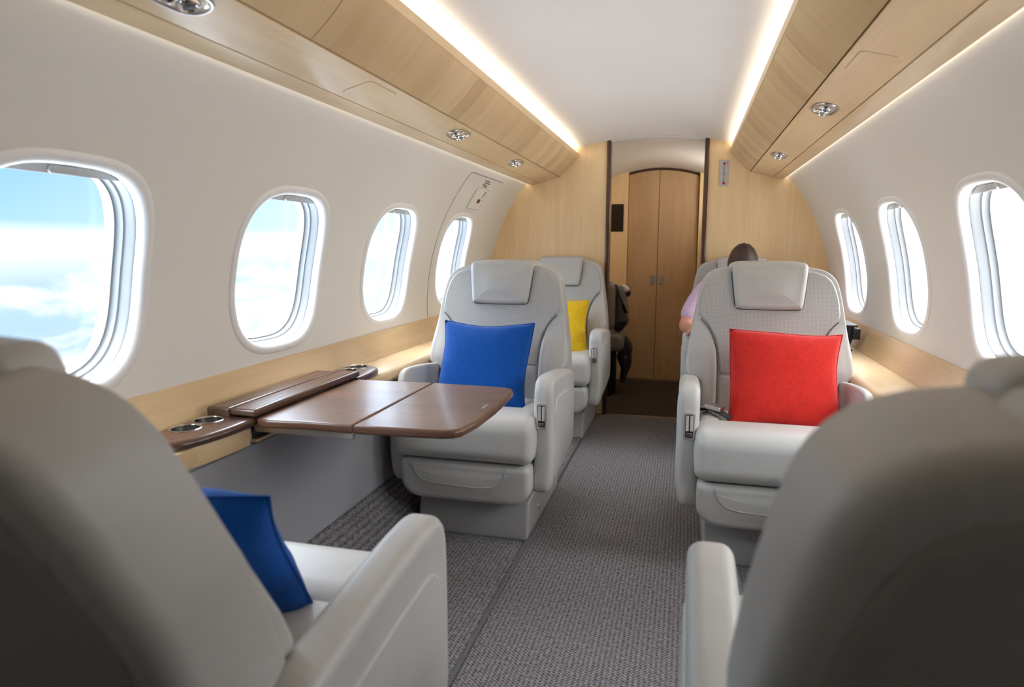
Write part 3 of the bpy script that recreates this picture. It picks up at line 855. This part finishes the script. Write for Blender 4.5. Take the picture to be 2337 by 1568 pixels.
def boolcut(o, VF):
    cut = mk('cut', *VF, None, smooth=False)
    cut.matrix_world = Matrix.Translation(o.parent.location if o.parent else (0, 0, 0))
    bpy.context.view_layer.update()
    md = o.modifiers.new('b', 'BOOLEAN'); md.object = cut; md.operation = 'DIFFERENCE'; md.solver = 'EXACT'
    dg = bpy.context.evaluated_depsgraph_get()
    me = bpy.data.meshes.new_from_object(o.evaluated_get(dg)); o.modifiers.clear(); o.data = me
    bpy.data.objects.remove(cut)
    for p in me.polygons: p.use_smooth = True
    me.set_sharp_from_angle(angle=math.radians(38))

def tray(name, outline, cups, base_out, label):
    c = (sum(p[0] for p in outline)/len(outline), sum(p[1] for p in outline)/len(outline), .64)
    T = root(name, c); f = lambda u, v, t: (u-c[0], v-c[1], t-c[2])
    slab('tray_top', outline, .633, .657, .0115, M['walnut_y'], T, f=f, n=90, smooth=1, nr=5, nc=2, iso=False)
    tt = [q for q in S.objects if q.parent == T][0]
    for (x, y) in cups: boolcut(tt, lathe_data([(.0345, .634), (.0345, .70)], (x-c[0], y-c[1], -c[2]), 36, close=True))
    for (x, y) in cups:
        q = mk('cup_liner', *lathe_data([(.0375, .6562), (.0380, .6585), (.0365, .6592), (.0345, .6585), (.0338, .6570)], (x-c[0], y-c[1], -c[2]), 36), M['chrome'], T)
        mk('cup_well', *lathe_data([(.0343, .6575), (.0338, .640), (.032, .6352), (.0, .635)], (x-c[0], y-c[1], -c[2]), 36), M['cup'], q)
    if base_out: slab('maple_base', base_out, .584, .633, .002, M['maple_y'], T, f=f, n=90, smooth=1, nr=2, nc=2)
    return tag(T, label, 'cup tray', 'cup trays at the ends of the table console')

tray('cup_tray', [(-.996, 1.18), (-.996, 1.44), (-.93, 1.462), (-.852, 1.467), (-.842, 1.455), (-.842, 1.36), (-.855, 1.27), (-.885, 1.205), (-.94, 1.175)],
     [(-.947, 1.402), (-.947, 1.320)], [(-.98, 1.19), (-.98, 1.466), (-.856, 1.466), (-.857, 1.37), (-.863, 1.29), (-.876, 1.235), (-.91, 1.195), (-.945, 1.185)],
     'dark walnut cup tray with two steel wells at the near end of the left ledge')
tray('cup_tray', [(-.996, 2.0), (-.844, 2.0), (-.838, 2.04), (-.842, 2.14), (-.858, 2.205), (-.90, 2.245), (-.96, 2.252), (-.996, 2.235)],
     [(-.941, 2.124), (-.941, 2.202)], None,
     'dark walnut cup tray with two steel wells at the far end of the table console')

# black folding bracket on the right ledge
fb = root('folding_bracket', (.93, 3.36, .636)); tag(fb, 'black folded bracket standing on the right ledge behind the red cushion seat', 'bracket')
prism('upright', [(-.06, .0), (.035, .0), (.05, .05), (.062, .085), (.05, .112), (-.06, .112)], -.09, .10, M['dark'], fb)
slab('top_plate', rrect(-.10, .065, -.11, .12, .008), .108, .117, .003, M['dark'], fb, n=0, nr=2, nc=1)
slab('foot_plate', rrect(-.08, .045, -.13, .13, .008), .0005, .008, .003, M['dark'], fb, n=0, nr=2, nc=1)
slab('hinge_arm', rrect(.045, .078, -.105, -.06, .004), .05, .10, .004, M['dark'], fb, n=0, nr=2, nc=1)

# ------------------------------------------------------------------ crew seat and bags beside the entry
js = root('crew_seat', (-.40, 4.82, 0)); tag(js, 'dark grey upholstered crew seat beyond the bulkhead, left of the entry doors', 'seat')
slab('seat', rrect(-.21, .205, .34, .475, (.03, .03, .06, .05)), -.02, .40, .03, M['jump'], js, f=lambda u, v, t: (u, t, v), n=64, c0=.01)
slab('backrest', rrect(-.21, .135, .50, .862, (.03, .03, .06, .05)), -.02, .10, .03, M['jump'], js, f=lambda u, v, t: (u, t+.0, v), n=64, c0=.01)
box('pedestal', -.2, .12, .0, .36, .0, .335, M['dark'], js, r=.01)
slab('leg', rrect(.12, .15, .0, .335, .01), .06, .10, .008, M['dark'], js, f=lambda u, v, t: (u, t, v), n=0, nr=2, nc=1)
bg = root('backpack', (-.245, 5.02, .0)); tag(bg, 'black and grey backpack hanging beside the dark crew seat', 'bag')
slab('pack_body', [(-.03, .50), (.03, .505), (.058, .56), (.062, .64), (.045, .72), (.02, .80), (-.01, .82), (-.04, .78), (-.05, .60)], -.10, .10, .035, simple('grey_nylon', (.09, .085, .075), .6, noise=.3), bg, f=lambda u, v, t: (u, t, v), n=64, smooth=1, c0=.012)
slab('bottom_pocket', [(-.03, .485), (.03, .485), (.062, .53), (.064, .57), (-.02, .555), (-.05, .52)], -.115, .105, .02, M['black'], bg, f=lambda u, v, t: (u, t, v), n=48, smooth=1)
mk('shoulder_strap', *merge(strap(resample_open([(-.02, -.122, .83), (.01, -.130, .74), (.045, -.118, .66), (.055, -.10, .62)], 14), .028, .006)), M['black'], bg)
mk('zip_edge', *tube_data([(.040, -.105, .70), (.056, -.105, .665), (.062, -.10, .625), (.058, -.10, .60)], .004, 6), M['steel'], bg)
tw = root('folded_cloth', (-.225, 5.12, .78)); tag(tw, 'small white folded cloth tucked behind the grey backpack', 'cloth')
slab('fold', [(-.03, -.02), (.02, -.03), (.045, .0), (.02, .03), (-.02, .045)], -.04, .04, .015, M['white'], tw, f=lambda u, v, t: (u, t, v), n=40, smooth=1)
slab('tie_band', [(.015, -.055), (.045, -.05), (.05, -.015), (.03, -.008), (.0, -.03)], -.042, .042, .01, M['black'], tw, f=lambda u, v, t: (u, t, v), n=32, smooth=1)
b2 = root('jacket', (-.20, 5.0, .0)); tag(b2, 'black jacket drooping over the front of the dark crew seat', 'jacket')
slab('jacket_body', [(-.02, .45), (.01, .44), (.04, .37), (.062, .27), (.035, .19), (.022, .09), (-.012, .085), (-.03, .22), (-.05, .32)], -.09, .10, .02, M['black'], b2, f=lambda u, v, t: (u+.008*math.sin(v*40), t, v), n=64, smooth=1, c0=.012)
mk('snap_button', *lathe_data([(.0, -.1045), (.006, -.104), (.008, -.100)], (.02, -.005, .29), 12, 'y'), M['steel'], b2)

# ------------------------------------------------------------------ seated person behind the red-cushion seat
def skin_mesh(name, nodes, edges, mat, parent, sub=2, rootv=0):
    me = bpy.data.meshes.new(name); me.from_pydata([q[0] for q in nodes], edges, [])
    o = bpy.data.objects.new(name, me); COL.objects.link(o)
    sm = o.modifiers.new('s', 'SKIN'); sm.use_smooth_shade = True
    for i, q in enumerate(nodes):
        rr = q[1] if isinstance(q[1], tuple) else (q[1], q[1])
        me.skin_vertices[0].data[i].radius = rr; me.skin_vertices[0].data[i].use_root = (i == rootv)
    ss = o.modifiers.new('u', 'SUBSURF'); ss.levels = sub
    bpy.context.view_layer.update()
    dg = bpy.context.evaluated_depsgraph_get()
    m2 = bpy.data.meshes.new_from_object(o.evaluated_get(dg)); o.modifiers.clear(); o.data = m2
    m2.materials.clear(); m2.materials.append(mat)
    for p in m2.polygons: p.use_smooth = True
    o.parent = parent; return o
pe = root('person', (.548, 3.70, 0)); tag(pe, 'person in a pink checked short-sleeved shirt sitting with head bowed behind the red cushion seat', 'person')
nodes = [((0, .30, .56), (.125, .10)), ((0, .31, .68), (.125, .10)), ((0, .30, .80), (.14, .10)), ((0, .275, .89), (.09, .07)), ((0, .225, .945), .048), ((0, .195, .985), .05)]
edges = [(0, 1), (1, 2), (2, 3), (3, 4), (4, 5)]
def chain(parent, pts):
    i = parent
    for p in pts:
        nodes.append(p); edges.append((i, len(nodes)-1)); i = len(nodes)-1
    return i
for s, el, wr in ((-1, (-.312, .17, .648), (-.26, -.06, .655)), (1, (.27, .20, .60), (.14, .0, .60))):
    sh = chain(3, [((s*.12, .285, .885), .062), ((s*.195, .28, .865), .056)])
    i = chain(sh, [((s*.24 if s > 0 else -.265, .235, .76), .047), (el, .041), (tuple(el[k]*.45+wr[k]*.55 for k in range(3)), .034), (wr, .026)])
    d = (Vector(wr)-Vector(el)).normalized(); sd = d.cross(Vector((0, 0, 1))).normalized(); w0 = Vector(wr)
    pl = chain(i, [(tuple(w0+d*.045-Vector((0, 0, .004))), (.036, .017))])
    for k, (off, ln) in enumerate(((-.028, .066), (-.010, .076), (.010, .072), (.027, .058))):
        b0 = w0+d*.085+sd*off
        chain(pl, [(tuple(b0), .0095), (tuple(b0+d*ln*.5-Vector((0, 0, .008))), .0085), (tuple(b0+d*ln-Vector((0, 0, .028))), .007)])
    th = w0+d*.03+sd*s*-.038
    chain(i, [(tuple(th-Vector((0, 0, .006))), .011), (tuple(th+d*.035+sd*s*-.012-Vector((0, 0, .014))), .0085)])
    hip = chain(0, [((s*.10, .22, .575), .088), ((s*.13, -.13, .56), .066), ((s*.13, -.16, .30), .05), ((s*.13, -.13, .09), .038), ((s*.13, -.22, .045), .036)])
body = skin_mesh('body', nodes, edges, M['skin'], pe)
# head, bowed forwards, with its face
def head_pt(th, ph):
    x = .076*math.cos(th)*math.cos(ph); y = .098*math.sin(th)*math.cos(ph); z = .118*math.sin(ph)
    if z < 0: x *= 1+z*2.2; y = y*(1+z*1.2)-(-z)*.18*1
    if y < -.05: y = -.05+(y+.05)*.75
    if y < -.05 and abs(x) < .022 and -.045 < z < .02: y -= .022*(1-abs(x)/.022)*(1-abs(z+.02)/.05)
    return Vector((x, y, z))
HM = Matrix.Translation((-.010, .205, 1.005)) @ Matrix.Rotation(.62, 4, 'X')
V = []; F = []; nu, nv = 40, 26
for j in range(nv+1):
    for i in range(nu): V.append(HM @ head_pt(2*pi*i/nu, -pi/2+pi*j/nv))
for j in range(nv):
    for i in range(nu):
        k = (i+1) % nu; F.append((j*nu+i, j*nu+k, (j+1)*nu+k, (j+1)*nu+i))
hd = mk('head', V, F, M['skin'], pe, angle=180)
for s in (-1, 1):
    V, F = lathe_data([(.0, -.006), (.010, -.004), (.0, .0)], (0, 0, 0), 10, 'y')
    mk('eye', [HM @ (Vector((s*.030, -.079, .008))+Vector(v)) for v in V], F, M['white'], hd)
    V, F = slab_data([(-.012, -.03), (.008, -.034), (.018, .0), (.016, .026), (-.006, .030)], -.006, .006, .004, n=24, smooth=1, nr=2, nc=2)
    mk('ear', [HM @ Vector((s*(.076+v[2]), v[0]+.012, v[1]-.01)) for v in V], F, M['skin'], hd)
mk('mouth', [HM @ Vector(v) for v in tube_data([(-.02, -.078, -.062), (0, -.086, -.060), (.02, -.078, -.062)], .004, 6)[0]], tube_data([(-.02, -.078, -.062), (0, -.086, -.060), (.02, -.078, -.062)], .004, 6)[1], simple('lip', (.4, .12, .1), .5), hd)
V = []; F = []
for j in range(15):
    ph = pi/2-(pi/2+.45)*j/14
    for i in range(nu):
        th = 2*pi*i/nu; fr = max(0, -math.sin(th))
        p2 = pi/2-(pi/2+.45-.95*fr**.8)*j/14
        p = head_pt(th, p2); k = 1.075+.02*math.sin(th*9)*math.cos(p2*6)
        V.append(HM @ (p*k))
for j in range(14):
    for i in range(nu):
        k = (i+1) % nu; F.append((j*nu+i, j*nu+k, (j+1)*nu+k, (j+1)*nu+i))
mk('hair', V, F, M['hair'], pe, angle=180)
# shirt with short sleeves
m_, nt_, b_ = newmat('pink_check_cloth')
ck = N(nt_, 'ShaderNodeTexChecker'); ck.inputs['Scale'].default_value = 130; ck.inputs[1].default_value = (.70, .40, .58, 1); ck.inputs[2].default_value = (.66, .58, .72, 1)
nt_.links.new(coords(nt_), ck.inputs['Vector']); nt_.links.new(ck.outputs[0], b_.inputs['Base Color']); b_.inputs['Roughness'].default_value = .85
nodes = [((0, .30, .53), (.135, .108)), ((0, .31, .68), (.135, .108)), ((0, .30, .80), (.15, .108)), ((0, .275, .893), (.098, .08)), ((0, .24, .93), .058)]
edges = [(0, 1), (1, 2), (2, 3), (3, 4)]
for s, el in ((-1, (-.306, .182, .672)), (1, (.262, .205, .64))):
    chain(3, [((s*.12, .285, .888), .072), ((s*.197, .28, .866), .066), ((s*.245 if s > 0 else -.268, .235, .76), .060), (el, .056)])
skin_mesh('shirt', nodes, edges, m_, pe)
nodes = [((0, .30, .555), (.14, .112))]; edges = []
for s in (-1, 1): chain(0, [((s*.10, .22, .575), .096), ((s*.13, -.13, .562), .075), ((s*.13, -.16, .30), .06), ((s*.13, -.13, .11), .05)])
skin_mesh('trousers', nodes, edges, M['trouser'], pe)
for s in (-1, 1):
    slab('shoe', [(-.045, .06), (.045, .06), (.05, -.10), (.03, -.185), (-.02, -.185), (-.045, -.10)], .0, .075, .02, M['black'], pe, f=lambda u, v, t: (s*.13+u, -.11+v, t*(1-.3*max(0, -v-.02)/.16)), n=48, smooth=1)

# ------------------------------------------------------------------ light
def arealight(name, loc, rot, sx, sy, power, col):
    l = bpy.data.lights.new(name, 'AREA'); l.shape = 'RECTANGLE'; l.size = sx; l.size_y = sy; l.energy = power; l.color = col
    o = bpy.data.objects.new(name, l); COL.objects.link(o); o.location = loc; o.rotation_euler = rot
    return o
def aim(o, d):
    z = -d; y = Vector((0, 1, 0)); x = y.cross(z).normalized()
    o.rotation_euler = Matrix((x, y, z)).transposed().to_euler()
COVE = 6.
WASH = .5
SKY_UP, SKY_DN = 12.5, 10.5
for s in (-1, 1):
    o = arealight('cove_lamp', (s*.522, (.2+YB)/2, 1.666), (0, 0, 0), .05, YB-.21, COVE, (1., .90, .76))
    d = Vector((-s*.05, 0, 1)).normalized(); aim(o, d)
    o = arealight('wall_wash_lamp', (s*.790, (.6+YB)/2, 1.519), (0, 0, 0), .008, YB-.61, WASH, (1., .90, .78))
    d = Vector((s*.25, 0, -1)).normalized(); aim(o, d)
o = arealight('entry_daylight', (.56, 4.95, 1.42), (0, 0, 0), .25, .35, 2.8, (1., .97, .93)); aim(o, Vector((-.8, -.1, .45)).normalized())  # hidden area light, added as daylight from an unseen entry window

# sky
w = bpy.data.worlds.new('sky'); S.world = w; w.use_nodes = True; nt = w.node_tree; nt.nodes.clear()
tc = N(nt, 'ShaderNodeTexCoord'); sx = N(nt, 'ShaderNodeSeparateXYZ'); nt.links.new(tc.outputs['Generated'], sx.inputs[0])
mp = N(nt, 'ShaderNodeMapping'); mp.inputs['Scale'].default_value = (1, 1, 2.2); nt.links.new(tc.outputs['Generated'], mp.inputs['Vector'])
nz = N(nt, 'ShaderNodeTexNoise'); nz.inputs['Scale'].default_value = 7.; nz.inputs['Detail'].default_value = 7; nz.inputs['Roughness'].default_value = .55; nz.inputs['Distortion'].default_value = .4
nt.links.new(mp.outputs[0], nz.inputs['Vector'])
blue = N(nt, 'ShaderNodeValToRGB'); cr = blue.color_ramp
cr.elements[0].position = 0.; cr.elements[0].color = (.50, .68, .86, 1)
cr.elements[1].position = 1.; cr.elements[1].color = (.9, .95, 1.0, 1)
e = cr.elements.new(.48); e.color = (.46, .66, .86, 1)
e = cr.elements.new(.512); e.color = (.42, .70, 1., 1)
e = cr.elements.new(.56); e.color = (.30, .58, .96, 1)
e = cr.elements.new(.66); e.color = (.5, .75, 1., 1)
zz = math_(nt, 'ADD', math_(nt, 'MULTIPLY', sx.outputs[2], .5), .5); nt.links.new(zz, blue.inputs[0])
# cloud cover: thick below the horizon band, thin above, hazier towards the nose
band = N(nt, 'ShaderNodeMapRange'); band.inputs['From Min'].default_value = .034; band.inputs['From Max'].default_value = .015
nt.links.new(sx.outputs[2], band.inputs['Value'])
haze = N(nt, 'ShaderNodeMapRange'); haze.inputs['From Min'].default_value = .62; haze.inputs['From Max'].default_value = .93; nt.links.new(sx.outputs[1], haze.inputs['Value'])
side = N(nt, 'ShaderNodeMapRange'); side.inputs['From Min'].default_value = -.1; side.inputs['From Max'].default_value = .3; nt.links.new(sx.outputs[0], side.inputs['Value'])
cl = N(nt, 'ShaderNodeMapRange'); cl.inputs['From Min'].default_value = .46; cl.inputs['From Max'].default_value = .60; nt.links.new(nz.outputs['Fac'], cl.inputs['Value'])
c1 = math_(nt, 'MULTIPLY', cl.outputs[0], band.outputs[0])
edge = N(nt, 'ShaderNodeMapRange'); edge.inputs['From Min'].default_value = -.05; edge.inputs['From Max'].default_value = .0; nt.links.new(sx.outputs[2], edge.inputs['Value'])
c1 = math_(nt, 'MAXIMUM', c1, math_(nt, 'MULTIPLY', math_(nt, 'MULTIPLY', edge.outputs[0], band.outputs[0]), .85))
c2 = math_(nt, 'MAXIMUM', c1, math_(nt, 'MULTIPLY', haze.outputs[0], .55)); c2 = math_(nt, 'MAXIMUM', c2, side.outputs[0])
hi = N(nt, 'ShaderNodeMapRange'); hi.inputs['From Min'].default_value = .2; hi.inputs['From Max'].default_value = .6; hi.inputs['To Max'].default_value = .8; nt.links.new(sx.outputs[2], hi.inputs['Value'])
c2 = math_(nt, 'MAXIMUM', c2, hi.outputs[0])
mx = N(nt, 'ShaderNodeMixRGB'); nt.links.new(c2, mx.inputs[0]); nt.links.new(blue.outputs[0], mx.inputs[1]); mx.inputs[2].default_value = (1.0, 1.03, 1.07, 1)
# brighter sky overhead, below and behind than in the strip seen through the near windows
def rng(sock, a, b, lo, hi_):
    n = N(nt, 'ShaderNodeMapRange'); n.inputs['From Min'].default_value = a; n.inputs['From Max'].default_value = b
    n.inputs['To Min'].default_value = lo; n.inputs['To Max'].default_value = hi_; nt.links.new(sock, n.inputs['Value']); return n.outputs[0]
up = rng(sx.outputs[2], .16, .45, 1., SKY_UP)
dn_ = rng(sx.outputs[2], -.2, -.38, 1., SKY_DN)
fw = rng(sx.outputs[1], .8, .95, 1., 1.1)
rt = rng(sx.outputs[0], .0, .3, 1., 1.15)
lf = math_(nt, 'MULTIPLY', rng(sx.outputs[1], .50, .28, 0., 1.), rng(sx.outputs[0], .1, -.2, 0., 1.))
lf = math_(nt, 'ADD', math_(nt, 'MULTIPLY', lf, 4.), 1.)
rt = math_(nt, 'MAXIMUM', rt, math_(nt, 'MAXIMUM', lf, rng(sx.outputs[0], .42, .62, 1., 5.)))
st = math_(nt, 'MAXIMUM', math_(nt, 'MAXIMUM', up, dn_), math_(nt, 'MAXIMUM', fw, rt))
bgd = N(nt, 'ShaderNodeBackground'); bgd.inputs[1].default_value = 1.0; nt.links.new(mx.outputs[0], bgd.inputs[0]); nt.links.new(st, bgd.inputs[1])
out = N(nt, 'ShaderNodeOutputWorld'); nt.links.new(bgd.outputs[0], out.inputs[0])

# sky portals at the windows steer the light sampling
for s, ws in ((-1, left_w), (1, right_w)):
    for y in ws:
        o = arealight('window_portal', on_wall(s, y, TH0, .14), (0, 0, 0), .46, .50, 1., (1, 1, 1)); o.data.cycles.is_portal = True
        d = Vector((-s*math.cos(TH0), 0, -math.sin(TH0))); aim(o, d)

# ------------------------------------------------------------------ camera
f_, VX, VY = 1500., 1570., 565.
a_, b2_ = (VX-2337/2)/f_, (1568/2-VY)/f_
dn = Vector((a_, b2_, 1)).normalized()
psi = math.asin(dn.x); p_ = math.acos(dn.z/math.cos(psi))
r_ = Vector((math.cos(psi), math.sin(psi), 0)); hf = Vector((-math.sin(psi), math.cos(psi), 0))
w_ = hf*math.cos(p_)+Vector((0, 0, -math.sin(p_))); u_ = r_.cross(w_)
cam = bpy.data.cameras.new('camera'); co_ = bpy.data.objects.new('camera', cam); COL.objects.link(co_)
co_.matrix_world = Matrix(((r_.x, u_.x, -w_.x, .238), (r_.y, u_.y, -w_.y, 0), (r_.z, u_.z, -w_.z, 1.10), (0, 0, 0, 1)))
cam.sensor_width = 36; cam.lens = f_/2337*36; cam.clip_start = .02
cam.dof.use_dof = True; cam.dof.focus_distance = 2.55; cam.dof.aperture_fstop = 3.2
S.camera = co_
S.view_settings.view_transform = 'Standard'; S.view_settings.look = 'None'; S.view_settings.gamma = 1.; S.view_settings.exposure = 0.44
try: S.view_settings.use_curve_mapping = False
except Exception: pass
S.cycles.use_denoising = True
S.cycles.max_bounces = 10; S.cycles.diffuse_bounces = 6; S.cycles.transparent_max_bounces = 12
S.cycles.sample_clamp_indirect = 6.
